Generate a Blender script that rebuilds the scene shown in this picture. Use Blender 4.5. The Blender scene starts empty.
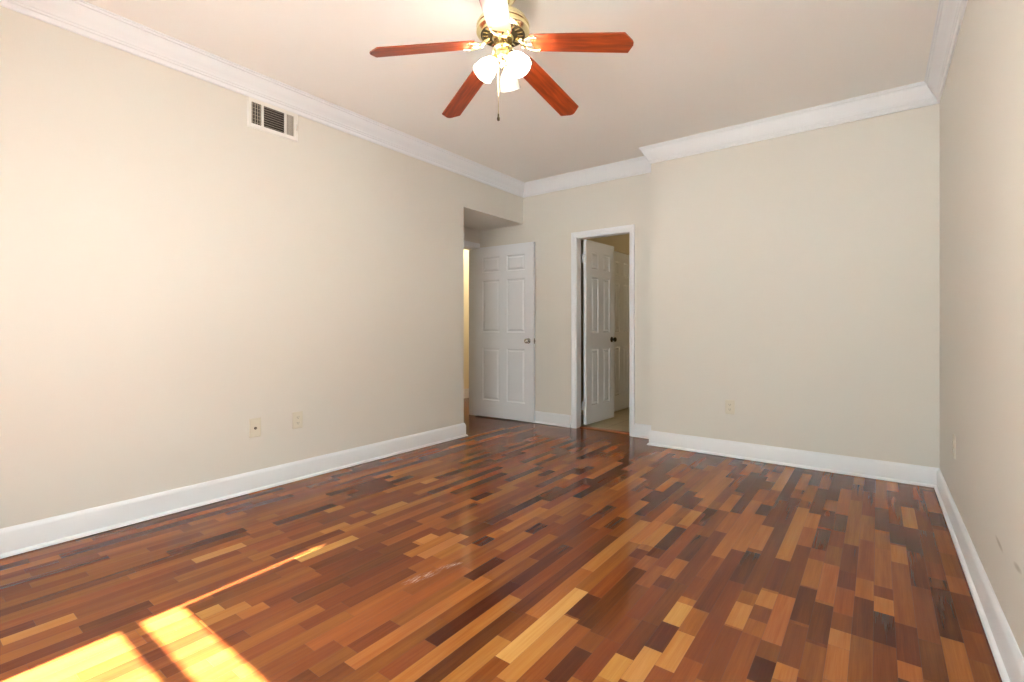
import bpy, bmesh, math, random
from mathutils import Vector, Matrix

# ---------------------------------------------------------------- camera, sky, sun, exposure
C = bpy.context.scene.collection
scn = bpy.context.scene
scn.view_settings.view_transform = 'Standard'
scn.view_settings.look = 'None'
scn.view_settings.gamma = 1.0
scn.view_settings.use_curve_mapping = False
scn.view_settings.exposure = 0.78

cam_d = bpy.data.cameras.new('camera')
cam = bpy.data.objects.new('camera', cam_d)
C.objects.link(cam)
cam_d.sensor_width = 36.0
cam_d.lens = 36.0 * 485.24 / 1024.0
cam_d.shift_y = -12.82 / 1024.0
cam_d.clip_start = 0.02
cam.location = (0, 0, 1.06)
cam.rotation_euler = (math.radians(90), 0, math.radians(37.007))
scn.camera = cam

SKY = 9.0
world = bpy.data.worlds.new('daylight')
scn.world = world
world.use_nodes = True
wn = world.node_tree.nodes
bg = wn['Background']
bg.inputs['Color'].default_value = (0.75, 0.92, 0.95, 1)
bg.inputs['Strength'].default_value = SKY

sun_d = bpy.data.lights.new('sun', 'SUN')
sun_d.energy = 72.0
sun_d.angle = 0.014
sun_d.color = (1.0, 0.98, 0.96)
sun = bpy.data.objects.new('sun', sun_d)
C.objects.link(sun)
sun.rotation_euler = Vector((-0.066, 1.0, -1.0)).to_track_quat('-Z', 'Y').to_euler()
sun.location = (0, -6, 6)

# ---------------------------------------------------------------- room dimensions
XL, XR = -3.2414, 0.3275          # left and right wall faces
YW, Y1, Y2, Y3 = -0.56, 3.5142, 4.2777, 4.5111   # window wall, end of left wall, projecting wall, recess wall
XP = -1.6421                      # left face of the projecting wall
XA = -3.90                        # face of the wall with the entry door
H = 2.6915
T = 0.12
BH = 0.132
TB = 0.088                        # thickness of the recess wall

# window openings behind the camera: x0, x1; the second is unseen, added for light
WINDOWS = [(-2.09, -0.93), (-0.66, 0.24)]
WZ0, WZ1 = 0.50, 2.03
for x0, x1 in WINDOWS:            # portals only guide the sky light, they give off none
    pd = bpy.data.lights.new('window_portal', 'AREA')
    pd.shape = 'RECTANGLE'; pd.size = x1 - x0; pd.size_y = WZ1 - WZ0
    pd.cycles.is_portal = True
    po = bpy.data.objects.new('window_portal', pd); C.objects.link(po)
    po.location = ((x0 + x1) / 2, YW - T - 0.02, (WZ0 + WZ1) / 2)
    po.rotation_euler = (math.radians(90), 0, 0)

def lamp(name, loc, power, color, radius=0.06):
    d = bpy.data.lights.new(name, 'POINT'); d.energy = power; d.color = color
    d.shadow_soft_size = radius
    o = bpy.data.objects.new(name, d); C.objects.link(o); o.location = loc
    return o

# ---------------------------------------------------------------- helpers
def lin(r, g, b):
    f = lambda c: (c / 255 / 12.92) if c / 255 <= 0.04045 else ((c / 255 + 0.055) / 1.055) ** 2.4
    return (f(r), f(g), f(b), 1)

def mat(name, color, rough=0.5, metal=0.0, bump=0.0, bscale=200.0, spec=0.5, var=0.0, vscale=3.0):
    """procedural principled material; var mixes in a slow tonal mottling, bump a fine texture"""
    m = bpy.data.materials.new(name); m.use_nodes = True
    nt = m.node_tree; b = nt.nodes['Principled BSDF']
    b.inputs['Base Color'].default_value = color
    b.inputs['Roughness'].default_value = rough
    b.inputs['Metallic'].default_value = metal
    b.inputs['Specular IOR Level'].default_value = spec
    tc = nt.nodes.new('ShaderNodeTexCoord')
    if var:
        n = nt.nodes.new('ShaderNodeTexNoise'); n.inputs['Scale'].default_value = vscale
        n.inputs['Detail'].default_value = 4
        nt.links.new(tc.outputs['Object'], n.inputs['Vector'])
        mx = nt.nodes.new('ShaderNodeMix'); mx.data_type = 'RGBA'
        mx.inputs[6].default_value = color
        mx.inputs[7].default_value = (color[0] * (1 - var), color[1] * (1 - var), color[2] * (1 - var), 1)
        nt.links.new(n.outputs['Fac'], mx.inputs[0]); nt.links.new(mx.outputs[2], b.inputs['Base Color'])
    if bump:
        n2 = nt.nodes.new('ShaderNodeTexNoise'); n2.inputs['Scale'].default_value = bscale
        n2.inputs['Detail'].default_value = 2
        nt.links.new(tc.outputs['Object'], n2.inputs['Vector'])
        bp = nt.nodes.new('ShaderNodeBump'); bp.inputs['Strength'].default_value = bump
        bp.inputs['Distance'].default_value = 0.002
        nt.links.new(n2.outputs['Fac'], bp.inputs['Height']); nt.links.new(bp.outputs['Normal'], b.inputs['Normal'])
    return m

def obj(name, bm, m, parent=None, smooth=False, kind=None, weld=True):
    if weld: bmesh.ops.remove_doubles(bm, verts=bm.verts, dist=1e-5)
    bmesh.ops.recalc_face_normals(bm, faces=bm.faces)
    me = bpy.data.meshes.new(name); bm.to_mesh(me); bm.free()
    for mm in (m if isinstance(m, (list, tuple)) else [m]): me.materials.append(mm)
    if smooth:
        for p in me.polygons: p.use_smooth = True
        me.set_sharp_from_angle(angle=math.radians(38))
    o = bpy.data.objects.new(name, me); C.objects.link(o)
    if parent: o.parent = parent
    if kind: o['kind'] = kind
    return o

def thing(name, label, cat, loc=(0, 0, 0), rot=(0, 0, 0), group=None):
    o = bpy.data.objects.new(name, None); C.objects.link(o)
    o.empty_display_size = 0.1
    o.location = loc; o.rotation_euler = rot
    o['label'] = label; o['category'] = cat
    if group: o['group'] = group
    return o

def add_box(bm, x0, x1, y0, y1, z0, z1, M=None, mi=0):
    vs = [bm.verts.new(Vector(c) if M is None else M @ Vector(c)) for c in
          ((x0, y0, z0), (x1, y0, z0), (x1, y1, z0), (x0, y1, z0), (x0, y0, z1), (x1, y0, z1), (x1, y1, z1), (x0, y1, z1))]
    fs = [bm.faces.new([vs[i] for i in f]) for f in
          ((0, 3, 2, 1), (4, 5, 6, 7), (0, 1, 5, 4), (1, 2, 6, 5), (2, 3, 7, 6), (3, 0, 4, 7))]
    for f in fs: f.material_index = mi
    return fs

def add_lathe(bm, prof, n=40, M=None, cap0=False, cap1=False, mi=0):
    """prof = [(radius, z)...] revolved about z"""
    rings = []
    for r, z in prof:
        ring = []
        for i in range(n):
            a = 2 * math.pi * i / n
            v = Vector((r * math.cos(a), r * math.sin(a), z))
            ring.append(bm.verts.new(v if M is None else M @ v))
        rings.append(ring)
    for a, b in zip(rings, rings[1:]):
        for i in range(n):
            bm.faces.new((a[i], a[(i + 1) % n], b[(i + 1) % n], b[i])).material_index = mi
    if cap0: bm.faces.new(rings[0][::-1]).material_index = mi
    if cap1: bm.faces.new(rings[-1]).material_index = mi

def add_tube(bm, pts, r, n=12, mi=0):
    """round bar along a polyline; r may be one radius or one per point"""
    pts = [Vector(p) for p in pts]
    rr = r if isinstance(r, (list, tuple)) else [r] * len(pts)
    rings = []; up = Vector((0, 0, 1))
    for i, p in enumerate(pts):
        d = (pts[min(i + 1, len(pts) - 1)] - pts[max(i - 1, 0)]).normalized()
        s = d.cross(up)
        if s.length < 1e-3: s = d.cross(Vector((1, 0, 0)))
        s.normalize(); t = s.cross(d).normalized()
        rings.append([bm.verts.new(p + (s * math.cos(2 * math.pi * k / n) + t * math.sin(2 * math.pi * k / n)) * rr[i]) for k in range(n)])
    for a, b in zip(rings, rings[1:]):
        for k in range(n):
            bm.faces.new((a[k], a[(k + 1) % n], b[(k + 1) % n], b[k])).material_index = mi
    bm.faces.new(rings[0][::-1]).material_index = mi; bm.faces.new(rings[-1]).material_index = mi

def sweep_segment(bm, A, B, nA, nB, prof):
    """extrude a moulding profile [(out, z)] from A to B; nA, nB are the mitre offset vectors per unit of out"""
    ra = [bm.verts.new((A[0] + nA[0] * o, A[1] + nA[1] * o, z)) for o, z in prof]
    rb = [bm.verts.new((B[0] + nB[0] * o, B[1] + nB[1] * o, z)) for o, z in prof]
    for i in range(len(prof) - 1):
        bm.faces.new((ra[i], rb[i], rb[i + 1], ra[i + 1]))
    bm.faces.new(ra); bm.faces.new(rb[::-1])

def mitres(path, closed):
    """inward (left-hand) mitre vectors at each point of a polyline walked with the room on its left"""
    n = len(path); out = []
    nor = lambda a, b: Vector((-(b[1] - a[1]), b[0] - a[0])).normalized()
    for i in range(n):
        prev = path[i - 1] if (closed or i > 0) else None
        nxt = path[(i + 1) % n] if (closed or i < n - 1) else None
        if prev is None: out.append(nor(path[i], nxt)); continue
        if nxt is None: out.append(nor(prev, path[i])); continue
        a, b = nor(prev, path[i]), nor(path[i], nxt)
        m = (a + b); m = m / max(m.dot(a), 1e-6)
        out.append(m)
    return out

# ---------------------------------------------------------------- materials
def wall_material():
    m = mat('wall_paint', lin(225, 221.5, 213.5), rough=0.55, bump=0.12, bscale=140, spec=0.3, var=0.025, vscale=1.3)
    return m
M_wall = wall_material()
M_ceil = mat('ceiling_paint', lin(247, 245, 241), rough=0.9, bump=0.15, bscale=160, spec=0.2, var=0.02, vscale=1.0)
M_trim = mat('white_gloss_trim', lin(238, 241, 245), rough=0.32, spec=0.5, var=0.015, vscale=6)
M_door = mat('white_door_paint', lin(234, 237, 242), rough=0.34, spec=0.5, bump=0.05, bscale=90, var=0.02, vscale=5)
M_hall = mat('hall_paint', lin(234, 224, 200), rough=0.7, bump=0.1, bscale=140, var=0.03)
M_closet = mat('closet_paint', lin(214, 200, 168), rough=0.7, bump=0.1, bscale=140, var=0.03)
M_brass = mat('polished_brass', lin(248, 234, 184), rough=0.22, metal=1.0, var=0.12, vscale=30)
M_brassd = mat('brass_shadowed_vents', lin(60, 48, 26), rough=0.5, metal=0.6, var=0.2, vscale=40)
M_nickel = mat('dark_nickel', lin(176, 170, 164), rough=0.2, metal=1.0, var=0.1, vscale=60)
M_hinge = mat('painted_hinge', lin(226, 226, 224), rough=0.4, metal=0.1, var=0.05, vscale=60)
M_ivory = mat('ivory_plastic', lin(222, 216, 199), rough=0.35, var=0.03, vscale=30)
M_slot = mat('dark_slot', lin(46, 42, 38), rough=0.7, var=0.2, vscale=50)
M_vent = mat('vent_enamel', lin(238, 236, 231), rough=0.4, var=0.03, vscale=20)
M_ventdark = mat('duct_inside', lin(52, 47, 42), rough=0.8, var=0.25, vscale=20)
M_slat = mat('grey_slat', lin(206, 200, 188), rough=0.5, var=0.1, vscale=40)
M_louver = mat('dusty_louver', lin(182, 170, 154), rough=0.6, var=0.25, vscale=40)  # louvers browner and darker than the vent frame
M_sub = mat('floor_gap', lin(52, 30, 18), rough=0.8, var=0.2, vscale=10)
M_threshold = mat('threshold_oak', lin(150, 92, 52), rough=0.35, var=0.25, vscale=25)
M_outside = mat('outdoor_paving', lin(226, 230, 230), rough=0.9, var=0.12, vscale=1.5)  # kept pale to bounce light up to the ceiling
M_dark = mat('blackened_metal', lin(70, 60, 44), rough=0.35, metal=0.8, var=0.2, vscale=60)

def floor_material():
    m = bpy.data.materials.new('mixed_hardwood_strips'); m.use_nodes = True
    nt = m.node_tree; N = nt.nodes; Lk = nt.links; b = N['Principled BSDF']
    tone = N.new('ShaderNodeAttribute'); tone.attribute_name = 'tone'
    seed = N.new('ShaderNodeAttribute'); seed.attribute_name = 'seed'
    geo = N.new('ShaderNodeTexCoord')
    def math_(op, a, bb=None, c=None):
        n = N.new('ShaderNodeMath'); n.operation = op
        for i, v in enumerate((a, bb, c)):
            if v is None: continue
            if isinstance(v, (int, float)): n.inputs[i].default_value = v
            else: Lk.new(v, n.inputs[i])
        return n.outputs[0]
    sep = N.new('ShaderNodeSeparateXYZ'); Lk.new(geo.outputs['Object'], sep.inputs[0])
    def grain(sx, sy, off, scale, detail):
        cx = math_('MULTIPLY', sep.outputs['X'], sx); cy = math_('MULTIPLY', sep.outputs['Y'], sy)
        cx = math_('ADD', cx, math_('MULTIPLY', seed.outputs['Fac'], off))
        cb = N.new('ShaderNodeCombineXYZ'); Lk.new(cx, cb.inputs[0]); Lk.new(cy, cb.inputs[1])
        Lk.new(math_('MULTIPLY', seed.outputs['Fac'], 37.0), cb.inputs[2])
        n = N.new('ShaderNodeTexNoise'); n.inputs['Scale'].default_value = scale
        n.inputs['Detail'].default_value = detail; n.inputs['Roughness'].default_value = 0.6
        Lk.new(cb.outputs[0], n.inputs['Vector']); return n.outputs['Fac']
    broad = grain(34.0, 1.6, 91.0, 1.0, 3)      # two-tone streaks along a strip
    fine = grain(260.0, 6.0, 53.0, 1.0, 4)      # pores
    t = math_('ADD', tone.outputs['Fac'], math_('MULTIPLY', math_('SUBTRACT', broad, 0.5), 0.28))
    t = math_('ADD', t, math_('MULTIPLY', math_('SUBTRACT', fine, 0.5), 0.16))
    ramp = N.new('ShaderNodeValToRGB'); e = ramp.color_ramp.elements
    stops = [(0.0, lin(56, 22, 11)), (0.2, lin(80, 34, 16)), (0.42, lin(115, 57, 25)), (0.62, lin(147, 83, 36)),
             (0.82, lin(170, 114, 55)), (1.0, lin(194, 144, 80))]
    e[0].position, e[0].color = stops[0]; e[1].position, e[1].color = stops[-1]
    for p, c in stops[1:-1]:
        x = e.new(p); x.color = c
    Lk.new(t, ramp.inputs[0])
    # red-brown strips among the golden ones
    hs = N.new('ShaderNodeHueSaturation'); Lk.new(ramp.outputs[0], hs.inputs['Color'])
    frac = math_('FRACT', math_('MULTIPLY', seed.outputs['Fac'], 7.31))
    Lk.new(math_('ADD', math_('MULTIPLY', frac, 0.012), 0.497), hs.inputs['Hue'])
    hs.inputs['Saturation'].default_value = 1.0
    # pale scuff worn into the lacquer
    def blob(cx, cy, rx, ry, rot):
        dx = math_('SUBTRACT', sep.outputs['X'], cx); dy = math_('SUBTRACT', sep.outputs['Y'], cy)
        ca, sa = math.cos(rot), math.sin(rot)
        u = math_('ADD', math_('MULTIPLY', dx, ca / rx), math_('MULTIPLY', dy, sa / rx))
        v = math_('ADD', math_('MULTIPLY', dx, -sa / ry), math_('MULTIPLY', dy, ca / ry))
        r2 = math_('ADD', math_('MULTIPLY', u, u), math_('MULTIPLY', v, v))
        return math_('MAXIMUM', math_('SUBTRACT', 1.0, r2), 0.0)
    sn = N.new('ShaderNodeTexNoise'); sn.inputs['Scale'].default_value = 120; sn.inputs['Detail'].default_value = 5
    smp = N.new('ShaderNodeMapping'); smp.inputs['Scale'].default_value = (2.6, 0.22, 1.0); smp.inputs['Rotation'].default_value = (0, 0, 0.25)
    Lk.new(geo.outputs['Object'], smp.inputs[0]); Lk.new(smp.outputs[0], sn.inputs['Vector'])
    sc = math_('MULTIPLY', math_('ADD', blob(-1.55, 1.42, 0.10, 0.03, 1.33), blob(-1.525, 1.56, 0.07, 0.022, 1.2)),
               math_('MAXIMUM', math_('MULTIPLY', math_('SUBTRACT', sn.outputs['Fac'], 0.50), 5.0), 0.0))
    mx = N.new('ShaderNodeMix'); mx.data_type = 'RGBA'; mx.inputs[7].default_value = lin(226, 210, 190)
    Lk.new(math_('MINIMUM', math_('MULTIPLY', sc, 0.8), 0.75), mx.inputs[0]); Lk.new(hs.outputs[0], mx.inputs[6])
    Lk.new(mx.outputs[2], b.inputs['Base Color'])
    rn = N.new('ShaderNodeTexNoise'); rn.inputs['Scale'].default_value = 5; rn.inputs['Detail'].default_value = 3
    Lk.new(geo.outputs['Object'], rn.inputs['Vector'])
    Lk.new(math_('ADD', math_('MULTIPLY', rn.outputs['Fac'], 0.08), 0.10), b.inputs['Roughness'])
    b.inputs['Specular IOR Level'].default_value = 0.22
    bp = N.new('ShaderNodeBump'); bp.inputs['Strength'].default_value = 0.03; bp.inputs['Distance'].default_value = 0.001
    Lk.new(fine, bp.inputs['Height']); Lk.new(bp.outputs[0], b.inputs['Normal'])
    return m
M_floor = floor_material()

def blade_material():
    m = bpy.data.materials.new('cherry_blade_veneer'); m.use_nodes = True
    nt = m.node_tree; N = nt.nodes; Lk = nt.links; b = N['Principled BSDF']
    tc = N.new('ShaderNodeTexCoord'); mp = N.new('ShaderNodeMapping'); mp.inputs['Scale'].default_value = (1.6, 16, 1)
    Lk.new(tc.outputs['Object'], mp.inputs[0])
    n = N.new('ShaderNodeTexNoise'); n.inputs['Scale'].default_value = 3; n.inputs['Detail'].default_value = 5
    n.inputs['Distortion'].default_value = 0.6
    Lk.new(mp.outputs[0], n.inputs['Vector'])
    r = N.new('ShaderNodeValToRGB'); e = r.color_ramp.elements
    e[0].position = 0.3; e[0].color = lin(90, 28, 12); e[1].position = 0.72; e[1].color = lin(156, 66, 26)
    Lk.new(n.outputs['Fac'], r.inputs[0]); Lk.new(r.outputs[0], b.inputs['Base Color'])
    b.inputs['Roughness'].default_value = 0.35
    return m
M_blade = blade_material()

def glass_shade_material(name, glow, k=1.0):
    m = bpy.data.materials.new(name); m.use_nodes = True
    nt = m.node_tree; N = nt.nodes; Lk = nt.links
    for n in list(N):
        if n.type != 'OUTPUT_MATERIAL': N.remove(n)
    out = [n for n in N if n.type == 'OUTPUT_MATERIAL'][0]
    tc = N.new('ShaderNodeTexCoord'); no = N.new('ShaderNodeTexNoise'); no.inputs['Scale'].default_value = 14
    Lk.new(tc.outputs['Object'], no.inputs['Vector'])
    cr = N.new('ShaderNodeValToRGB'); cr.color_ramp.elements[0].color = (0.86 * k, 0.82 * k, 0.72 * k, 1); cr.color_ramp.elements[1].color = (0.95 * k, 0.93 * k, 0.88 * k, 1)
    Lk.new(no.outputs['Fac'], cr.inputs[0])
    tr = N.new('ShaderNodeBsdfTranslucent'); di = N.new('ShaderNodeBsdfDiffuse'); gl = N.new('ShaderNodeBsdfGlossy')
    gl.inputs['Roughness'].default_value = 0.25
    Lk.new(cr.outputs[0], tr.inputs['Color']); Lk.new(cr.outputs[0], di.inputs['Color'])
    a = N.new('ShaderNodeMixShader'); a.inputs[0].default_value = 0.45
    Lk.new(tr.outputs[0], a.inputs[1]); Lk.new(di.outputs[0], a.inputs[2])
    c = N.new('ShaderNodeMixShader'); c.inputs[0].default_value = 0.06
    Lk.new(a.outputs[0], c.inputs[1]); Lk.new(gl.outputs[0], c.inputs[2])
    em = N.new('ShaderNodeEmission'); em.inputs['Color'].default_value = (1.0, 0.96, 0.89, 1); em.inputs['Strength'].default_value = glow
    ad = N.new('ShaderNodeAddShader'); Lk.new(c.outputs[0], ad.inputs[0]); Lk.new(em.outputs[0], ad.inputs[1])
    Lk.new(ad.outputs[0], out.inputs['Surface'])
    return m
M_shade = glass_shade_material('lit_frosted_lamp_glass', 23.0)       # glowing glass of the lit lamps
M_shade_dim = glass_shade_material('faint_frosted_lamp_glass', 0.03, 0.45)  # dimness of the rear lamp put into a darker glass colour
M_shade_edge = glass_shade_material('lit_frosted_glass_edge', 0.12, 0.5)  # neck and rim: shading put into a darker glass colour

def emit_mat(name, color, s):
    m = bpy.data.materials.new(name); m.use_nodes = True
    b = m.node_tree.nodes['Principled BSDF']
    b.inputs['Base Color'].default_value = color
    b.inputs['Emission Color'].default_value = color; b.inputs['Emission Strength'].default_value = s
    return m

def blind_material():
    m = bpy.data.materials.new('blind_fabric'); m.use_nodes = True
    nt = m.node_tree; N = nt.nodes; Lk = nt.links
    out = [n for n in N if n.type == 'OUTPUT_MATERIAL'][0]; b = N['Principled BSDF']
    b.inputs['Base Color'].default_value = (0.85, 0.83, 0.78, 1); b.inputs['Roughness'].default_value = 0.9
    w = N.new('ShaderNodeTexWave'); w.inputs['Scale'].default_value = 90
    tc = N.new('ShaderNodeTexCoord'); Lk.new(tc.outputs['Object'], w.inputs[0])
    bp = N.new('ShaderNodeBump'); bp.inputs['Strength'].default_value = 0.1; Lk.new(w.outputs['Fac'], bp.inputs['Height'])
    Lk.new(bp.outputs[0], b.inputs['Normal'])
    tr = N.new('ShaderNodeBsdfTranslucent'); tr.inputs['Color'].default_value = (0.8, 0.78, 0.72, 1)
    a = N.new('ShaderNodeMixShader'); a.inputs[0].default_value = 0.3
    Lk.new(b.outputs[0], a.inputs[1]); Lk.new(tr.outputs[0], a.inputs[2]); Lk.new(a.outputs[0], out.inputs['Surface'])
    return m
M_blind = blind_material()

def tile_material():
    m = bpy.data.materials.new('beige_floor_tile'); m.use_nodes = True
    nt = m.node_tree; N = nt.nodes; Lk = nt.links; b = N['Principled BSDF']
    tc = N.new('ShaderNodeTexCoord'); br = N.new('ShaderNodeTexBrick')
    br.offset = 0.0; br.inputs['Scale'].default_value = 1.0
    br.inputs['Brick Width'].default_value = 0.33; br.inputs['Row Height'].default_value = 0.33
    br.inputs['Mortar Size'].default_value = 0.004
    br.inputs['Color1'].default_value = lin(196, 184, 152); br.inputs['Color2'].default_value = lin(186, 172, 140)
    br.inputs['Mortar'].default_value = lin(140, 128, 104)
    Lk.new(tc.outputs['Object'], br.inputs['Vector']); Lk.new(br.outputs['Color'], b.inputs['Base Color'])
    b.inputs['Roughness'].default_value = 0.35
    return m
M_tile = tile_material()

# ---------------------------------------------------------------- floor of individual strips (one mesh)
PLANKS = [(-50,0.52,0.9,0.2),(-50,1.23,1.62,0.15),(-49,0.42,0.55,0.25),(-47,2.26,2.75,0.65),(-46,0.32,0.57,0.22),(-46,1.4,1.81,0.3),(-43,1.17,1.56,0.3),(-43,1.59,1.7,0.7),(-42,0.89,1.11,0.85),(-42,2.28,2.41,0.8),(-41,0.36,0.8,0.25),(-41,0.87,1.06,0.25),(-41,1.48,1.75,0.15),(-40,0.27,0.46,0.72),(-40,0.46,0.78,0.27),(-40,1.73,1.91,0.2),(-39,1.74,1.97,0.7),(-38,0.25,0.45,0.4),(-36,0.48,0.58,0.25),(-36,0.71,0.82,0.3),(-36,1.18,1.49,0.85),(-35,0.73,1.06,0.22),(-34,0.73,0.81,0.85),(-34,1.18,1.41,0.1),(-34,1.43,1.81,0.15),(-34,2.25,2.41,0.05),(-33,0.72,0.88,0.7),(-33,1.93,2.21,0.12),(-33,2.23,2.61,0.6),(-32,0.72,0.82,0.4),(-31,1.23,1.62,0.12),(-31,1.64,1.75,0.8),(-30,2.01,2.33,0.18),(-29,1.54,1.84,0.72),(-28,2.51,2.84,0.15),(-27,1.79,1.9,0.12),(-26,2.67,3.01,0.08),(-25,2.06,2.2,0.15),(-24,1.53,1.75,0.08),(-22,3.0,4.03,0.3),(-21,1.14,1.62,0.05),(-21,1.62,2.05,0.12),(-20,2.36,2.54,0.2),(-19,1.45,2.06,0.2),(-19,2.63,3.36,0.12),(-17,1.22,1.74,1.0),(-17,2.61,2.93,0.6),(-17,2.98,3.22,0.15),(-16,1.15,1.55,0.8),(-16,1.56,1.73,0.15),(-16,2.13,2.23,0.2),(-16,2.29,2.6,0.65),(-15,2.29,2.6,0.08),(-15,2.64,2.89,0.7),(-14,1.23,1.42,0.08),(-14,2.69,2.88,0.2),(-13,1.29,1.52,0.35),(-13,1.95,2.05,0.2),(-13,2.99,3.32,0.68),(-13,3.39,3.68,0.15),(-12,1.34,1.47,0.85),(-11,1.37,1.56,0.9),(-11,1.73,1.89,0.85),(-11,1.94,2.13,0.38),(-11,2.37,3.28,0.62),(-10,1.49,1.71,0.85),(-10,3.05,3.24,0.1),(-9,2.18,2.52,0.15),(-9,2.56,2.9,0.68),(-9,3.39,3.56,0.15),(-8,1.51,1.84,0.33),(-8,1.85,2.03,0.8),(-8,3.68,4.11,0.6),(-7,1.94,2.04,0.3),(-7,2.05,2.18,0.75),(-7,2.2,2.52,0.25),(-7,2.56,3.32,0.7),(-6,1.6,1.73,0.03),(-6,2.74,3.01,0.55),(-5,1.65,1.74,0.68),(-5,1.74,2.0,0.3),(-5,2.02,2.31,0.15),(-5,2.32,2.61,0.55),(-5,2.74,3.03,0.18),(-5,3.06,3.26,0.2),(-4,1.7,1.91,0.4),(-4,1.93,2.21,0.2),(-4,2.23,2.6,0.6),(-4,3.05,3.29,0.22),(-4,3.33,3.88,0.55),(-3,1.74,1.94,0.62),(-3,1.94,2.05,0.7),(-2,2.05,2.35,0.2),(-2,3.0,3.4,0.5),(-1,2.05,2.27,0.05),(-1,2.27,2.4,0.7),(0,1.88,1.98,0.6),(0,1.98,2.23,0.2),(0,2.8,3.02,0.6),(0,3.04,3.34,0.12),(1,1.92,2.16,0.25),(1,2.98,3.31,0.1),(1,3.33,3.7,0.75),(2,2.22,2.62,0.15),(3,2.32,2.62,0.28),(3,3.05,3.39,0.5),(3,3.45,3.69,0.15),(3,3.71,4.15,0.5)]
SW, SO = 0.061, 0.049
random.seed(41)
def build_floor():
    bm = bmesh.new()
    ft = bm.faces.layers.float.new('tone'); fs = bm.faces.layers.float.new('seed')
    fixed = {}
    for r, y0, y1, t in PLANKS:
        t = (0.20 + 0.80 * t if r < -29 else 0.08 + 0.92 * t) if t < 0.6 else 0.63 + (t - 0.6) * 0.8
        fixed.setdefault(r, []).append((y0, y1, t))
    def tone():
        u = random.random()
        if u < 0.05: return random.uniform(0.20, 0.30)
        if u < 0.34: return random.uniform(0.28, 0.42)
        if u < 0.90: return random.uniform(0.42, 0.58)
        return random.uniform(0.58, 0.72)
    g = 0.0003
    def plank(r, y0, y1, t, x0c, x1c):
        x0 = max(SO + r * SW, x0c) + g; x1 = min(SO + (r + 1) * SW, x1c) - g
        if x1 - x0 < 0.002 or y1 - y0 < 0.004: return
        f = bm.faces.new([bm.verts.new(c) for c in ((x0, y0 + g, 0), (x1, y0 + g, 0), (x1, y1 - g, 0), (x0, y1 - g, 0))])
        f[ft] = t; f[fs] = random.random()
    def fill(r, ya, yb, x0c, x1c):
        y = ya
        first = True
        while y < yb - 1e-4:
            l = random.choice((0.16, 0.22, 0.3, 0.38, 0.48, 0.6, 0.75)) * random.uniform(0.85, 1.15)
            if first and yb - ya > 1: l *= random.random(); l = max(l, 0.1)
            first = False
            e = y + l
            if yb - e < 0.09: e = yb
            plank(r, y, e, tone(), x0c, x1c); y = e
    zones = [(-5.0, XA - 0.05, 2.5, 6.6), (XA - 0.05, XL - 0.06, Y1 - 0.06, Y3 + 0.06), (XL - 0.06, XR + 0.05, YW - 0.05, Y3 + 0.09)]
    for x0c, x1c, ya, yb in zones:
        r0 = math.floor((x0c - SO) / SW); r1 = math.floor((x1c - SO) / SW)
        for r in range(r0, r1 + 1):
            y = ya
            for a, b, t in sorted(fixed.get(r, [])) if x0c > -3.5 else []:
                fill(r, y, a, x0c, x1c); plank(r, a, b, t, x0c, x1c); y = b
            fill(r, y, yb, x0c, x1c)
        add_box(bm, x0c, x1c, ya, yb, -0.04, -0.0012, mi=1)
    # the quads must all face up
    for f in bm.faces: f.normal_update()
    me = bpy.data.meshes.new('floor'); 
    for f in bm.faces:
        if f.material_index == 0 and f.normal.z < 0: f.normal_flip()
    bm.to_mesh(me); bm.free()
    me.materials.append(M_floor); me.materials.append(M_sub)
    o = bpy.data.objects.new('floor', me); C.objects.link(o); o['kind'] = 'structure'
    return o
build_floor()

def struct(name, boxes, m, parent=None):
    bm = bmesh.new()
    for b in boxes: add_box(bm, *b[:4], -0.03 if b[4] == 0 else b[4], b[5])     # walls sunk below the floor to keep sky light from leaking in
    return obj(name, bm, m, parent, kind='structure', weld=False)

struct('floor_bathroom', [(-3.53, -2.63, Y3 + TB, 5.27, -0.04, -0.002), (-2.7, -0.85, Y3 + 0.095, 7.05, -0.04, -0.002)], M_tile)

# ---------------------------------------------------------------- walls and ceilings

DX0, DX1, DZ = -2.548, -1.940, 2.02            # bathroom doorway in the recess wall
EY0, EY1, EZ = 3.585, 4.45, 2.035              # entry doorway in the alcove wall
struct('wall_left', [(XL - T, XL, YW - T, Y1, 0, H), (XA, XL, Y1, Y3, 2.25, H), (XA, XL - T, Y1 - T, Y1, 0, 2.4)], M_wall)
struct('wall_back', [(XA - 0.1, DX0, Y3, Y3 + TB, 0, H), (DX1, XP + 0.1, Y3, Y3 + TB, 0, H), (DX0, DX1, Y3, Y3 + TB, DZ, H)], M_wall)
struct('wall_projection', [(XP, XR + T, Y2, Y3 + T, 0, H)], M_wall)
struct('wall_alcove', [(XA - 0.1, XA, 2.5, EY0, 0, H), (XA - 0.1, XA, EY1, Y3, 0, H), (XA - 0.1, XA, EY0, EY1, EZ, H)], M_wall)
struct('ceiling', [(XA - 0.1, XR + T, YW - T, Y3 + TB, H, H + 0.1)], M_ceil)

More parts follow.
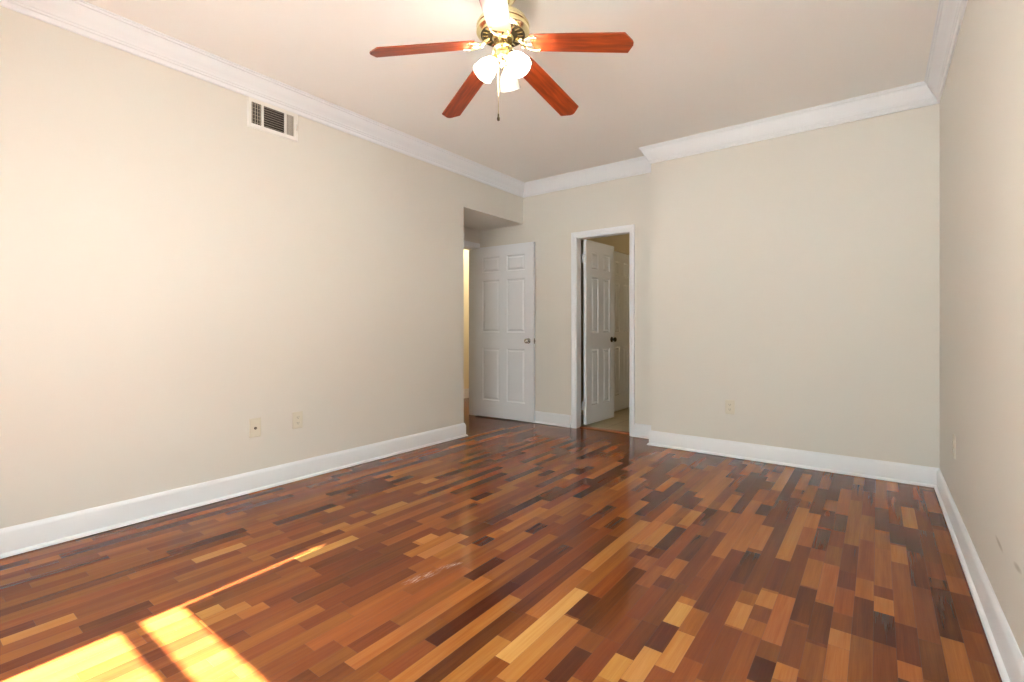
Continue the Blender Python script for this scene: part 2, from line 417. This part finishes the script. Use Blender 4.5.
def right_wall():
    m = wall_material(); m.name = 'scuffed_wall_paint'
    nt = m.node_tree; N = nt.nodes; Lk = nt.links; b = N['Principled BSDF']
    tc = N.new('ShaderNodeTexCoord'); sep = N.new('ShaderNodeSeparateXYZ'); Lk.new(tc.outputs['Object'], sep.inputs[0])
    def M2(op, a, c):
        n = N.new('ShaderNodeMath'); n.operation = op
        for i, v in enumerate((a, c)):
            if isinstance(v, (int, float)): n.inputs[i].default_value = v
            else: Lk.new(v, n.inputs[i])
        return n.outputs[0]
    tot = None
    for cy, cz, ry, rz, k in ((2.30, 0.332, 0.075, 0.012, 0.07), (2.03, 0.357, 0.06, 0.012, -0.10)):
        dy = M2('SUBTRACT', sep.outputs['Y'], cy); dz = M2('SUBTRACT', sep.outputs['Z'], cz)
        dz = M2('SUBTRACT', dz, M2('MULTIPLY', dy, k))
        u = M2('DIVIDE', dy, ry); v = M2('DIVIDE', dz, rz)
        f = M2('MAXIMUM', M2('SUBTRACT', 1.0, M2('ADD', M2('MULTIPLY', u, u), M2('MULTIPLY', v, v))), 0.0)
        tot = f if tot is None else M2('ADD', tot, f)
    src = b.inputs['Base Color'].links[0].from_socket
    mx = N.new('ShaderNodeMix'); mx.data_type = 'RGBA'; mx.inputs[7].default_value = lin(176, 168, 156)
    Lk.new(M2('MULTIPLY', tot, 0.8), mx.inputs[0]); Lk.new(src, mx.inputs[6]); Lk.new(mx.outputs[2], b.inputs['Base Color'])
    struct('wall_right', [(XR, XR + T, YW - T, Y2, 0, H)], m)
right_wall()

def window_wall():
    xs = [XL - T] + [v for w in WINDOWS for v in w] + [XR + T]
    boxes = [(xs[0], xs[-1], YW - T, YW, 0, WZ0), (xs[0], xs[-1], YW - T, YW, WZ1, H)]
    for i in range(0, len(xs), 2): boxes.append((xs[i], xs[i + 1], YW - T, YW, WZ0, WZ1))
    struct('wall_front', boxes, M_wall)
    for i, (x0, x1) in enumerate(WINDOWS):
        bm = bmesh.new()
        s = 0.05; y0, y1 = YW - 0.095, YW - 0.045
        add_box(bm, x0, x0 + s, y0, y1, WZ0, WZ1); add_box(bm, x1 - s, x1, y0, y1, WZ0, WZ1)
        add_box(bm, x0 + s, x1 - s, y0, y1, WZ0, WZ0 + 0.06); add_box(bm, x0 + s, x1 - s, y0, y1, WZ1 - 0.05, WZ1)
        add_box(bm, x0 + s, x1 - s, y0, y1, 1.177, 1.199)
        w = obj('window_%d' % (i + 1), bm, M_trim, kind='structure')  # the second window is unseen and added to brighten the room
        bm = bmesh.new(); add_box(bm, x0 - 0.05, x1 + 0.05, YW - 0.04, YW + 0.04, WZ0 - 0.03, WZ0)
        obj('window_sill', bm, M_trim, w)
        bm = bmesh.new()
        for b in ((x0 - 0.07, x0, WZ0 - 0.0, WZ1 + 0.07), (x1, x1 + 0.07, WZ0 - 0.0, WZ1 + 0.07), (x0, x1, WZ1, WZ1 + 0.07)):
            add_box(bm, b[0], b[1], YW, YW + 0.018, b[2], b[3])
        obj('casing', bm, M_trim, w)
        zb = (1.332, 1.22)[i]; gap = (0.011, -s)[i]  # the added window's blind is lower and gapless to hold its sun back
        bm = bmesh.new(); add_box(bm, x0 + s + gap, x1 - 0.002, YW - 0.04, YW - 0.036, zb, WZ1 - 0.002)
        add_box(bm, x0 + s + gap, x1 - 0.002, YW - 0.044, YW - 0.030, zb - 0.015, zb + 0.005)
        obj('blind', bm, M_blind, w)
window_wall()
struct('trim_ground', [(-9, 7, -12, YW - T - 0.3, -0.4, -0.3)], M_outside)  # unseen ground, added to bounce light in through the windows

# hall beyond the entry door and bathroom beyond the recess
struct('wall_hall', [(-5.12, -5.0, 2.4, 6.7, 0, 2.6), (-5.0, XA - 0.1, 2.4, 2.5, 0, 2.6), (-5.0, XA - 0.1, 6.6, 6.7, 0, 2.6), (XA - 0.1, XA, Y3 + TB, 6.7, 0, 2.6)], M_hall)
struct('ceiling_hall', [(-5.12, XA, 2.4, 6.7, 2.6, 2.7)], M_ceil)
BX = -2.63
D3Y0, D3Y1, D3Z = 5.555, 6.165, 2.035
struct('wall_bathroom', [(BX - T, BX, 5.36, D3Y0, 0, 2.5), (BX - 0.9, BX - T, 5.27, 5.36, 0, 2.5), (BX - T, BX, Y3 + TB, 5.36, 2.06, 2.5), (BX - 0.95, BX - 0.9, Y3 + TB, 5.36, 0, 2.5), (BX - T, BX, D3Y1, 7.1, 0, 2.5), (BX - T, BX, D3Y0, D3Y1, D3Z, 2.5),  # unseen niche by the hinge, shaped to darken the door gap
                         (BX, -0.9, 7.0, 7.1, 0, 2.5), (-0.9, -0.8, Y3 + TB, 7.1, 0, 2.5)], M_closet)
struct('wall_closet', [(BX - 0.72, BX - 0.7, 5.36, 6.4, -0.05, 2.2), (BX - 0.7, BX - T, 5.36, 5.38, -0.05, 2.2), (BX - 0.7, BX - T, 6.38, 6.4, -0.05, 2.2), (BX - 0.7, BX, 5.38, 6.38, -0.05, -0.01), (BX - 0.7, BX - T, 5.38, 6.38, 2.1, 2.2)], M_closet)  # unseen box added behind the closet door to keep sky light out
struct('ceiling_bathroom', [(BX - 0.95, -0.8, Y3 + TB, 7.1, 2.5, 2.6)], M_ceil)
lamp('hall_lamp', (-4.45, 5.3, 2.3), 13, (1.0, 0.88, 0.66), 0.1)
lamp('bathroom_lamp', (-1.25, 6.3, 2.2), 3, (1.0, 0.80, 0.50), 0.1)

# ---------------------------------------------------------------- crown, baseboards, casings
CR = [(0.0, H - 0.14), (0.010, H - 0.14), (0.013, H - 0.134), (0.014, H - 0.116), (0.020, H - 0.112), (0.021, H - 0.104), (0.026, H - 0.100),
      (0.029, H - 0.090), (0.037, H - 0.076), (0.048, H - 0.060), (0.058, H - 0.042), (0.064, H - 0.026), (0.065, H - 0.020),
      (0.073, H - 0.018), (0.075, H - 0.008), (0.083, H - 0.006), (0.083, H)]
ring = [(XL, Y3), (XL, YW), (XR, YW), (XR, Y2), (XP, Y2), (XP, Y3)]
mv = mitres(ring, True)
for i in range(len(ring)):
    bm = bmesh.new(); j = (i + 1) % len(ring)
    sweep_segment(bm, ring[i], ring[j], mv[i], mv[j], CR)
    obj('trim_%d' % (i + 1), bm, M_trim, kind='structure')

BB = [(0.0, 0.0025), (0.030, 0.0025), (0.030, 0.006), (0.027, 0.013), (0.022, 0.018), (0.016, 0.020), (0.016, 0.104), (0.0145, 0.109), (0.0145, 0.113),
      (0.011, 0.119), (0.008, 0.126), (0.004, BH), (0.0, BH)]
def baseboard(name, path):
    m = mitres(path, False)
    bm = bmesh.new()
    for i in range(len(path) - 1): sweep_segment(bm, path[i], path[i + 1], m[i], m[i + 1], BB)
    return obj(name, bm, M_trim, kind='structure', smooth=True)
baseboard('baseboard_left', [(XL - 0.3, Y1), (XL, Y1), (XL, YW)])
baseboard('baseboard_front', [(XL + 0.031, YW), (XR - 0.031, YW)])
baseboard('baseboard_right', [(XR, YW), (XR, Y2 - 0.03)])
baseboard('baseboard_projection', [(XR, Y2), (XP, Y2), (XP, Y3 - 0.031)])
baseboard('baseboard_back', [(DX0 - 0.065, Y3), (XA + 0.07, Y3)])
baseboard('baseboard_recess', [(XP, Y3), (DX1 + 0.044, Y3)])
HB = [(0.0, 0.0), (0.018, 0.0), (0.018, 0.09), (0.008, 0.10), (0.008, 0.125), (0.014, 0.128), (0.014, 0.14), (0.0, 0.14)]
bm = bmesh.new(); sweep_segment(bm, (-5.0, 6.6), (-5.0, 2.5), (1, 0), (1, 0), HB)
obj('baseboard_hall', bm, M_trim, kind='structure')

def door_casing(name, x0, x1, zt, y, wr=0.78):
    """flat-backed stepped casing around a doorway on a wall facing -y"""
    bm = bmesh.new()
    prof = [(0.0, 0.0), (0.0, 0.010), (0.006, 0.013), (0.020, 0.013), (0.026, 0.018), (0.047, 0.019), (0.053, 0.016), (0.055, 0.010), (0.055, 0.0)]
    rows = []
    for u, v in prof:
        rows.append([(x0 - u, y - v, 0.0), (x0 - u, y - v, zt + u), (x1 + u * wr, y - v, zt + u), (x1 + u * wr, y - v, 0.0)])
    vs = [[bm.verts.new(c) for c in r] for r in rows]
    for a, b in zip(vs, vs[1:]):
        for k in range(3): bm.faces.new((a[k], a[k + 1], b[k + 1], b[k]))
    bm.faces.new([v[0] for v in vs]); bm.faces.new([v[3] for v in vs])
    return obj(name, bm, M_trim, kind='structure', smooth=True)
door_casing('trim_7', DX0, DX1, DZ, Y3)
# jamb lining of the bathroom doorway, with its stop
struct('trim_8', [(DX0 - 0.001, DX0 + 0.006, Y3 - 0.002, Y3 + TB + 0.002, 0, DZ), (DX1 - 0.012, DX1 + 0.001, Y3 - 0.002, Y3 + TB + 0.004, 0, DZ),
                  (DX0 + 0.012, DX1 - 0.012, Y3 - 0.002, Y3 + TB + 0.004, DZ - 0.012, DZ + 0.001)], M_trim)
# oak reducer strip across the bathroom doorway
bm = bmesh.new()
pr = [(Y3 + 0.050, 0.0), (Y3 + 0.056, 0.010), (Y3 + 0.105, 0.013), (Y3 + 0.134, 0.008), (Y3 + 0.136, 0.0)]
a = [bm.verts.new((DX0 + 0.012, y, z)) for y, z in pr]; b_ = [bm.verts.new((DX1 - 0.012, y, z)) for y, z in pr]
for i in range(4): bm.faces.new((a[i], b_[i], b_[i + 1], a[i + 1]))
bm.faces.new(a); bm.faces.new(b_); bm.faces.new((a[0], a[4], b_[4], b_[0]))
obj('trim_9', bm, M_threshold, kind='structure')
# entry door frame: jamb and head casing in the alcove
struct('trim_10', [(XA - 0.104, XA + 0.004, EY1 - 0.016, EY1 + 0.001, 0, EZ), (XA - 0.104, XA + 0.004, EY0 - 0.001, EY0 + 0.016, 0, EZ),
                   (XA - 0.104, XA + 0.004, EY0 + 0.016, EY1 - 0.016, EZ - 0.016, EZ + 0.001),
                   (XA, XA + 0.016, EY0 - 0.055, Y3 - 0.004, EZ, EZ + 0.058), (XA, XA + 0.016, EY1, Y3 - 0.004, 0, EZ)], M_trim)

# ---------------------------------------------------------------- six-panel doors
def slab(w, h, t, panels):
    """door leaf in local x 0..w, y 0..t (front at y=0), z 0..h with raised panels on both faces"""
    bm = bmesh.new()
    xs = sorted({0, w} | {v for p in panels for v in p[:2]}); zs = sorted({0, h} | {v for p in panels for v in p[2:]})
    for side in (0, 1):
        Y = (lambda d: d) if side == 0 else (lambda d: t - d)
        q = lambda x0, x1, z0, z1, d: [bm.verts.new((x0, Y(d), z0)), bm.verts.new((x1, Y(d), z0)), bm.verts.new((x1, Y(d), z1)), bm.verts.new((x0, Y(d), z1))]
        for i in range(len(xs) - 1):
            for k in range(len(zs) - 1):
                cx, cz = (xs[i] + xs[i + 1]) / 2, (zs[k] + zs[k + 1]) / 2
                if any(p[0] < cx < p[1] and p[2] < cz < p[3] for p in panels): continue
                bm.faces.new(q(xs[i], xs[i + 1], zs[k], zs[k + 1], 0))
        for x0, x1, z0, z1 in panels:
            prev = None
            for ins, d in ((0, 0), (0.005, 0.006), (0.013, 0.0095), (0.017, 0.0095), (0.036, 0.002), (0.040, 0.002)):
                cur = q(x0 + ins, x1 - ins, z0 + ins, z1 - ins, d)
                if prev:
                    for k in range(4): bm.faces.new((prev[k], prev[(k + 1) % 4], cur[(k + 1) % 4], cur[k]))
                prev = cur
            bm.faces.new(prev)
    for x in (0, w):
        bm.faces.new([bm.verts.new(c) for c in ((x, 0, 0), (x, t, 0), (x, t, h), (x, 0, h))])
    for z in (0, h):
        bm.faces.new([bm.verts.new(c) for c in ((0, 0, z), (w, 0, z), (w, t, z), (0, t, z))])
    return bm

def six_panels(w, h, stile, mull):
    pw = (w - 2 * stile - mull) / 2; out = []
    for x0 in (stile, stile + pw + mull):
        for z0, z1 in ((0.098 * h, 0.403 * h), (0.497 * h, 0.802 * h), (0.848 * h, 0.938 * h)):
            out.append((x0, x0 + pw, z0, z1))
    return out

def knob(name, parent, x, z, y, sgn, m):
    """door knob with rose: axis along local y, sticking out to sgn"""
    bm = bmesh.new()
    M = Matrix.Translation((x, y, z)) @ Matrix.Rotation(math.radians(90 * (1 if sgn < 0 else -1)), 4, 'X')
    add_lathe(bm, [(0.031, 0), (0.031, 0.004), (0.027, 0.007), (0.013, 0.009), (0.011, 0.022), (0.015, 0.028), (0.024, 0.034), (0.027, 0.043), (0.025, 0.052), (0.016, 0.058), (0.002, 0.060)], 28, M, True, True)
    return obj(name, bm, m, parent, smooth=True)

def hinge(parent, y0, z, dx=0.0):
    bm = bmesh.new()
    add_box(bm, -0.004, 0.0, 0.004, 0.031, z - 0.045, z + 0.045)
    add_tube(bm, [(-0.006, y0, z - 0.047), (-0.006, y0, z + 0.047)], 0.006, 12)
    return obj('hinge', bm, M_hinge, parent, smooth=True)

def place_door(o, x, y, z, ang):
    o.location = (x, y, z); o.rotation_euler = (0, 0, ang)

# entry door, standing open along the recess wall
h1 = 2.012
d1 = obj('door_1', slab(0.825, h1, 0.035, six_panels(0.825, h1, 0.114, 0.102)), M_door, kind='structure')
place_door(d1, -3.884, 4.408, 0.012, math.radians(3.6))
knob('door_knob', d1, 0.825 - 0.068, 0.905, 0.0, -1, M_nickel)
bm = bmesh.new(); add_box(bm, 0.825, 0.8265, 0.006, 0.029, 0.875, 0.935); add_box(bm, 0.8265, 0.834, 0.011, 0.024, 0.895, 0.915)
obj('latch', bm, M_nickel, d1)
for z in (0.24, 1.0, 1.77):
    hinge(d1, 0.037, z)

# bathroom door, swung into the bathroom; local front (y=0) is turned to face +x
w2, h2 = 0.60, 1.988
d2 = obj('door_2', slab(w2, h2, 0.035, six_panels(w2, h2, 0.105, 0.105)), M_door, kind='structure')
ang2 = math.radians(86)
place_door(d2, DX0 + 0.052, Y3 + 0.126, 0.024, ang2)
knob('door_knob', d2, w2 - 0.06, 0.905, 0.0, -1, M_dark)
knob('door_knob', d2, w2 - 0.06, 0.905, 0.035, 1, M_dark)
for z in (0.20, 1.79):
    bm = bmesh.new(); add_box(bm, -0.004, -0.0005, 0.003, 0.032, z - 0.045, z + 0.045)
    add_box(bm, -0.006, -0.0025, 0.032, 0.058, z - 0.045, z + 0.045)
    add_tube(bm, [(-0.008, 0.040, z - 0.047), (-0.008, 0.040, z + 0.047)], 0.0065, 12)
    obj('hinge', bm, M_hinge, d2, smooth=True)

# closed closet door in the bathroom's side wall
w3, h3 = 0.60, 2.02
d3 = obj('door_3', slab(w3, h3, 0.035, six_panels(w3, h3, 0.105, 0.12)), M_door, kind='structure')
place_door(d3, BX - 0.012, D3Y0 + 0.005, 0.010, math.radians(90))

# ---------------------------------------------------------------- ceiling fan
FX, FY = -1.456, 1.858
fan = thing('ceiling_fan', 'polished brass ceiling fan with five cherry wood blades and three frosted glass lamps', 'ceiling fan', (FX, FY, H))
ZB = 2.419 - H        # blade root height below the ceiling
bm = bmesh.new()
add_lathe(bm, [(0.0, 0.0), (0.068, 0.0), (0.068, -0.012), (0.064, -0.026), (0.054, -0.042), (0.036, -0.056), (0.020, -0.062), (0.018, -0.066)], 40)
obj('canopy', bm, M_brass, fan, smooth=True)
bm = bmesh.new(); add_lathe(bm, [(0.013, -0.064), (0.013, -0.098)], 20, cap0=True, cap1=True)
obj('downrod', bm, M_brass, fan, smooth=True)
bm = bmesh.new()
add_lathe(bm, [(0.0, -0.092), (0.03, -0.092), (0.036, -0.098), (0.062, -0.104), (0.090, -0.116), (0.112, -0.134), (0.122, -0.152), (0.1245, -0.160),
               (0.1285, -0.163), (0.1285, -0.172), (0.1245, -0.175), (0.1245, -0.184), (0.1285, -0.187), (0.1285, -0.196), (0.124, -0.200), (0.112, -0.207), (0.108, -0.209)], 56)
mh = obj('motor_housing', bm, M_brass, fan, smooth=True)
bm = bmesh.new()
add_lathe(bm, [(0.108, -0.209), (0.100, -0.2095), (0.098, -0.206), (0.072, -0.206), (0.070, -0.2105), (0.060, -0.212), (0.0, -0.212)], 56)
for k in range(20):
    a = 2 * math.pi * k / 20
    M = Matrix.Rotation(a, 4, 'Z')
    add_box(bm, 0.072, 0.099, -0.004, 0.004, -0.2105, -0.206, M, mi=1)
obj('vent_plate', bm, [M_brassd, M_brass], mh, smooth=True)
bm = bmesh.new()
add_lathe(bm, [(0.0, -0.210), (0.052, -0.210), (0.054, -0.216), (0.052, -0.226), (0.046, -0.232), (0.044, -0.262), (0.047, -0.268), (0.047, -0.276), (0.040, -0.284), (0.030, -0.289), (0.028, -0.296)], 40)
obj('switch_housing', bm, M_brass, fan, smooth=True)
bm = bmesh.new()
add_lathe(bm, [(0.0, -0.292), (0.030, -0.292), (0.040, -0.298), (0.043, -0.308), (0.040, -0.322), (0.030, -0.334), (0.016, -0.340), (0.013, -0.348), (0.016, -0.354), (0.012, -0.362), (0.004, -0.368), (0.001, -0.370)], 40)
obj('light_fitter', bm, M_brass, fan, smooth=True)

droop = math.atan2(2.419 - 2.3105, 0.618 - 0.125)
def blade_mesh():
    bm = bmesh.new()
    out = [(0.0, -0.050), (0.015, -0.054), (0.20, -0.057), (0.452, -0.060), (0.481, -0.014), (0.484, 0.0), (0.481, 0.014), (0.452, 0.060), (0.20, 0.057), (0.015, 0.054), (0.0, 0.050)]
    t = 0.0028
    top = [bm.verts.new((x, y, t)) for x, y in out]; bot = [bm.verts.new((x, y, -t)) for x, y in out]
    bm.faces.new(top); bm.faces.new(bot[::-1])
    for i in range(len(out)):
        j = (i + 1) % len(out); bm.faces.new((top[i], bot[i], bot[j], top[j]))
    return bm
def iron_mesh():
    """curled brass bracket from the motor to the blade root, local x along the blade"""
    bm = bmesh.new()
    add_tube(bm, [(-0.085, 0, 0.022), (-0.066, 0, 0.012), (-0.046, 0, -0.004), (-0.024, 0, -0.009), (0.0, 0, -0.007)], [0.009, 0.008, 0.0075, 0.0075, 0.006], 12)
    for s in (-1, 1):
        pts = [(-0.040, 0, -0.006), (-0.036, 0.016 * s, -0.007), (-0.022, 0.031 * s, -0.007), (-0.004, 0.040 * s, -0.007), (0.016, 0.042 * s, -0.006), (0.036, 0.037 * s, -0.006)]
        add_tube(bm, pts, [0.006, 0.0058, 0.0055, 0.005, 0.0048, 0.0035], 10)
        # curl
        add_tube(bm, [(-0.040, 0.0, -0.006), (-0.056, 0.012 * s, -0.004), (-0.060, 0.024 * s, -0.003), (-0.050, 0.030 * s, -0.004), (-0.042, 0.025 * s, -0.005)], [0.005, 0.0048, 0.0045, 0.004, 0.0035], 10)
        add_lathe(bm, [(0.0, -0.011), (0.006, -0.010), (0.0075, -0.006), (0.0075, -0.003)], 12, Matrix.Translation((0.022, 0.041 * s, 0)))
    return bm
blade0 = iron0 = None
for k in range(5):
    az = 0.265 + k * 2 * math.pi / 5
    M = (Matrix.Rotation(az, 4, 'Z') @ Matrix.Translation((0.150, 0, ZB - 0.003)) @ Matrix.Rotation(droop, 4, 'Y')
         @ Matrix.Rotation(math.radians(-11), 4, 'X'))
    if k == 0:
        bl = blade0 = obj('blade', blade_mesh(), M_blade, fan)
        ir = iron0 = obj('blade_bracket', iron_mesh(), M_brass, blade0, smooth=True)
    else:
        bl = blade0.copy(); C.objects.link(bl); bl.parent = fan
        ir = iron0.copy(); C.objects.link(ir); ir.parent = bl
    bl.matrix_basis = M

M_bulb = emit_mat('lit_bulb', (1.0, 0.94, 0.85, 1), 120.0)
M_bulb_dim = emit_mat('faint_bulb', (1.0, 0.92, 0.80, 1), 0.8)
for k, (rel, ra) in enumerate(((194, 0.032), (74, 0.060), (-46, 0.052))):
    az = math.radians(rel + 37.0)
    ca, sa = math.cos(az), math.sin(az)
    bm = bmesh.new()
    pts = [(0.4 * ra, -0.309), (0.7 * ra, -0.303), (0.9 * ra, -0.308), (ra, -0.322)]
    add_tube(bm, [(r * ca, r * sa, z) for r, z in pts], [0.010, 0.0085, 0.0085, 0.010], 14)
    # local frame of a shade: origin at the neck, -z along the shade's axis
    tilt = math.radians(38)
    Ms = Matrix.Translation((ra * ca, ra * sa, -0.318)) @ Matrix.Rotation(az, 4, 'Z') @ Matrix.Rotation(-tilt, 4, 'Y') @ Matrix.Scale(0.9, 4)
    add_lathe(bm, [(0.0, 0.004), (0.017, 0.002), (0.024, -0.006), (0.025, -0.022), (0.022, -0.024)], 28, Ms)
    arm = obj('lamp_arm', bm, M_brass, fan, smooth=True)
    bm = bmesh.new()
    add_lathe(bm, [(0.021, -0.014), (0.023, -0.022), (0.030, -0.034), (0.037, -0.045)], 40, Ms, mi=1)
    add_lathe(bm, [(0.037, -0.045), (0.041, -0.052), (0.049, -0.072), (0.054, -0.094), (0.057, -0.110)], 40, Ms)
    add_lathe(bm, [(0.057, -0.110), (0.059, -0.117), (0.062, -0.126), (0.060, -0.1265), (0.055, -0.110)], 40, Ms, mi=1)
    add_lathe(bm, [(0.055, -0.110), (0.052, -0.094), (0.047, -0.072), (0.039, -0.053), (0.028, -0.036), (0.021, -0.023)], 40, Ms)
    obj('lamp_shade', bm, [M_shade_dim, M_shade_dim] if k == 1 else [M_shade, M_shade_edge], fan, smooth=True)
    bm = bmesh.new()
    add_lathe(bm, [(0.011, -0.018), (0.012, -0.034), (0.020, -0.050), (0.0235, -0.064), (0.021, -0.077), (0.012, -0.086), (0.001, -0.089)], 24, Ms, cap0=True)
    obj('bulb', bm, M_bulb_dim if k == 1 else M_bulb, fan, smooth=True)

bm = bmesh.new()
CH = Vector((-0.0225 * math.cos(math.radians(37)) - 0.03 * math.sin(math.radians(37)), -0.0225 * math.sin(math.radians(37)) + 0.03 * math.cos(math.radians(37)), 0))
z = -0.262
while z > -0.574:
    add_lathe(bm, [(0.0006, z), (0.0021, z - 0.0016), (0.0021, z - 0.0030), (0.0006, z - 0.0046)], 6, Matrix.Translation(CH), True, True); z -= 0.0046
pc = obj('pull_chain', bm, M_brass, fan, smooth=True, weld=False)
bm = bmesh.new()
add_lathe(bm, [(0.0015, -0.574), (0.0045, -0.577), (0.0050, -0.590), (0.0065, -0.594), (0.0075, -0.601), (0.006, -0.608), (0.001, -0.612)], 16, Matrix.Translation(CH), True, True)
obj('pendant', bm, M_dark, pc, smooth=True)

# ---------------------------------------------------------------- air register high on the left wall
vent = thing('wall_vent', 'off-white metal air register set high on the left wall just below the crown moulding', 'vent', (XL, 1.638, 2.458), (0, 0, 0))
# local: x out of the wall, y along the wall, z up; built directly in those axes
vw, vh = 0.343, 0.200
bm = bmesh.new()
y0, y1, z0, z1 = -vw / 2, vw / 2, -vh / 2, vh / 2
cols = [(-0.146, -0.082), (-0.068, 0.072), (0.086, 0.140)]
iz0, iz1 = -0.070, 0.070
D = 0.009
def ring_plate(bm, ys, zs, d, cells):
    for i in range(len(ys) - 1):
        for k in range(len(zs) - 1):
            if (i, k) in cells: continue
            add_box(bm, 0.0, d, ys[i], ys[i + 1], zs[k], zs[k + 1])
ys = [y0 + 0.008] + [v for c in cols for v in c] + [y1 - 0.008]
ring_plate(bm, ys, [z0 + 0.008, iz0, iz1, z1 - 0.008], D, {(1, 1), (3, 1), (5, 1)})
# sloped rim
o4 = [(y0, z0), (y1, z0), (y1, z1), (y0, z1)]; i4 = [(y0 + 0.008, z0 + 0.008), (y1 - 0.008, z0 + 0.008), (y1 - 0.008, z1 - 0.008), (y0 + 0.008, z1 - 0.008)]
for k in range(4):
    j = (k + 1) % 4
    bm.faces.new([bm.verts.new(c) for c in ((0.001, *o4[k]), (0.001, *o4[j]), (D, *i4[j]), (D, *i4[k]))])
for zz, yy in ((0, y0 + 0.014), (0, y1 - 0.012)):
    add_lathe(bm, [(0.004, 0.0), (0.004, 0.0015), (0.001, 0.002)], 12, Matrix.Translation((D, yy, 0.05)) @ Matrix.Rotation(math.radians(90), 4, 'Y'), False, True)
obj('frame', bm, M_vent, vent, weld=False)
bm = bmesh.new()
for c in cols: add_box(bm, 0.0004, 0.0014, c[0], c[1], iz0, iz1)
obj('duct_back', bm, M_ventdark, vent, weld=False)
def slats(name, col, n, vertical, m, ang):
    bm = bmesh.new(); a, b = cols[col]
    for i in range(n):
        f = (i + 0.5) / n
        if vertical:
            M = Matrix.Translation((0.005, a + (b - a) * f, 0)) @ Matrix.Rotation(ang, 4, 'Z')
            add_box(bm, -0.0038, 0.0038, -0.0012, 0.0012, iz0, iz1, M)
        else:
            M = Matrix.Translation((0.005, 0, iz0 + (iz1 - iz0) * f)) @ Matrix.Rotation(ang, 4, 'Y')
            add_box(bm, -0.0042, 0.0042, a, b, -0.0008, 0.0008, M)
    obj(name, bm, m, vent, weld=False)
slats('louver_bank', 0, 6, False, M_louver, math.radians(28))
slats('louver_bank', 0, 4, True, M_louver, math.radians(-10))
slats('louver_bank', 1, 9, False, M_louver, math.radians(28))
slats('louver_bank', 2, 6, True, M_slat, math.radians(-60))
bm = bmesh.new(); add_box(bm, D, D + 0.012, 0.153, 0.158, -0.022, 0.018)
obj('damper_lever', bm, M_vent, vent)

# ---------------------------------------------------------------- wall plates
def plate(name, w, h, parent, m, d=0.006):
    bm = bmesh.new(); e = 0.004
    o4 = [(-w / 2, -h / 2), (w / 2, -h / 2), (w / 2, h / 2), (-w / 2, h / 2)]
    i4 = [(a - e * (1 if a > 0 else -1), b - e * (1 if b > 0 else -1)) for a, b in o4]
    A = [bm.verts.new((0, y, z)) for y, z in o4]; B = [bm.verts.new((d * 0.6, y, z)) for y, z in o4]; Cc = [bm.verts.new((d, y, z)) for y, z in i4]
    for k in range(4):
        j = (k + 1) % 4
        bm.faces.new((A[k], A[j], B[j], B[k])); bm.faces.new((B[k], B[j], Cc[j], Cc[k]))
    bm.faces.new(Cc); bm.faces.new(A[::-1])
    return obj(name, bm, m, parent)
RX = Matrix.Rotation(math.radians(90), 4, 'Y')
def outlet(label, loc, rz, m):
    t = thing('wall_outlet', label, 'outlet', loc, (0, 0, rz))
    plate('cover_plate', 0.072, 0.116, t, m)
    for s in (-1, 1):
        bm = bmesh.new()
        M = Matrix.Translation((0.006, 0, 0.0195 * s))
        # receptacle face: a disc flattened at top and bottom
        pts = [(0.0165 * math.cos(a), max(-0.0135, min(0.0135, 0.0175 * math.sin(a)))) for a in [2 * math.pi * i / 32 for i in range(32)]]
        a = [bm.verts.new(M @ Vector((0, y, z))) for y, z in pts]; b = [bm.verts.new(M @ Vector((0.0025, y, z))) for y, z in pts]
        bm.faces.new(b)
        for i in range(32): bm.faces.new((a[i], a[(i + 1) % 32], b[(i + 1) % 32], b[i]))
        r = obj('receptacle', bm, m, t, weld=False)
        bm = bmesh.new()
        for yy in (-0.0065, 0.0065): add_box(bm, 0.0082, 0.0088, yy - 0.0012, yy + 0.0012, 0.0195 * s - 0.001, 0.0195 * s + 0.007)
        add_lathe(bm, [(0.0024, 0), (0.0024, 0.0006)], 12, Matrix.Translation((0.0082, 0, 0.0195 * s - 0.0065)) @ RX, True, True)
        obj('slots', bm, M_slot, r, weld=False)
    bm = bmesh.new(); add_lathe(bm, [(0.0035, 0), (0.003, 0.001), (0.0005, 0.0014)], 12, Matrix.Translation((0.006, 0, 0)) @ RX, False, True)
    obj('screw', bm, M_ivory, t, smooth=True)
    return t
M_plate_paint = mat('painted_over_plate', lin(222, 213, 197), rough=0.45, var=0.02, vscale=20)
cx_ = thing('cable_outlet', 'pale coaxial cable plate with a dark centre jack on the left wall', 'outlet', (XL, 1.517, 0.412), (0, 0, 0))
plate('cover_plate', 0.074, 0.122, cx_, M_ivory)
bm = bmesh.new(); add_lathe(bm, [(0.0085, 0), (0.0085, 0.003), (0.006, 0.003), (0.006, 0.010), (0.0035, 0.010), (0.0035, 0.004)], 16, Matrix.Translation((0.006, 0, -0.003)) @ RX)
obj('coax_jack', bm, M_dark, cx_, smooth=True)
for s in (-1, 1):
    bm = bmesh.new(); add_lathe(bm, [(0.0035, 0), (0.003, 0.001), (0.0005, 0.0014)], 12, Matrix.Translation((0.006, 0, 0.042 * s)) @ RX, False, True)
    obj('screw', bm, M_ivory, cx_, smooth=True)
outlet('ivory duplex power outlet on the left wall right of the coaxial plate', (XL, 1.807, 0.4175), 0, M_ivory)
outlet('ivory duplex power outlet low on the far wall right of the doors', (-0.973, Y2, 0.41), math.radians(-90), M_ivory)
outlet('duplex power outlet painted over in the colour of the right wall', (XR, 3.48, 0.43), math.radians(180), M_plate_paint)
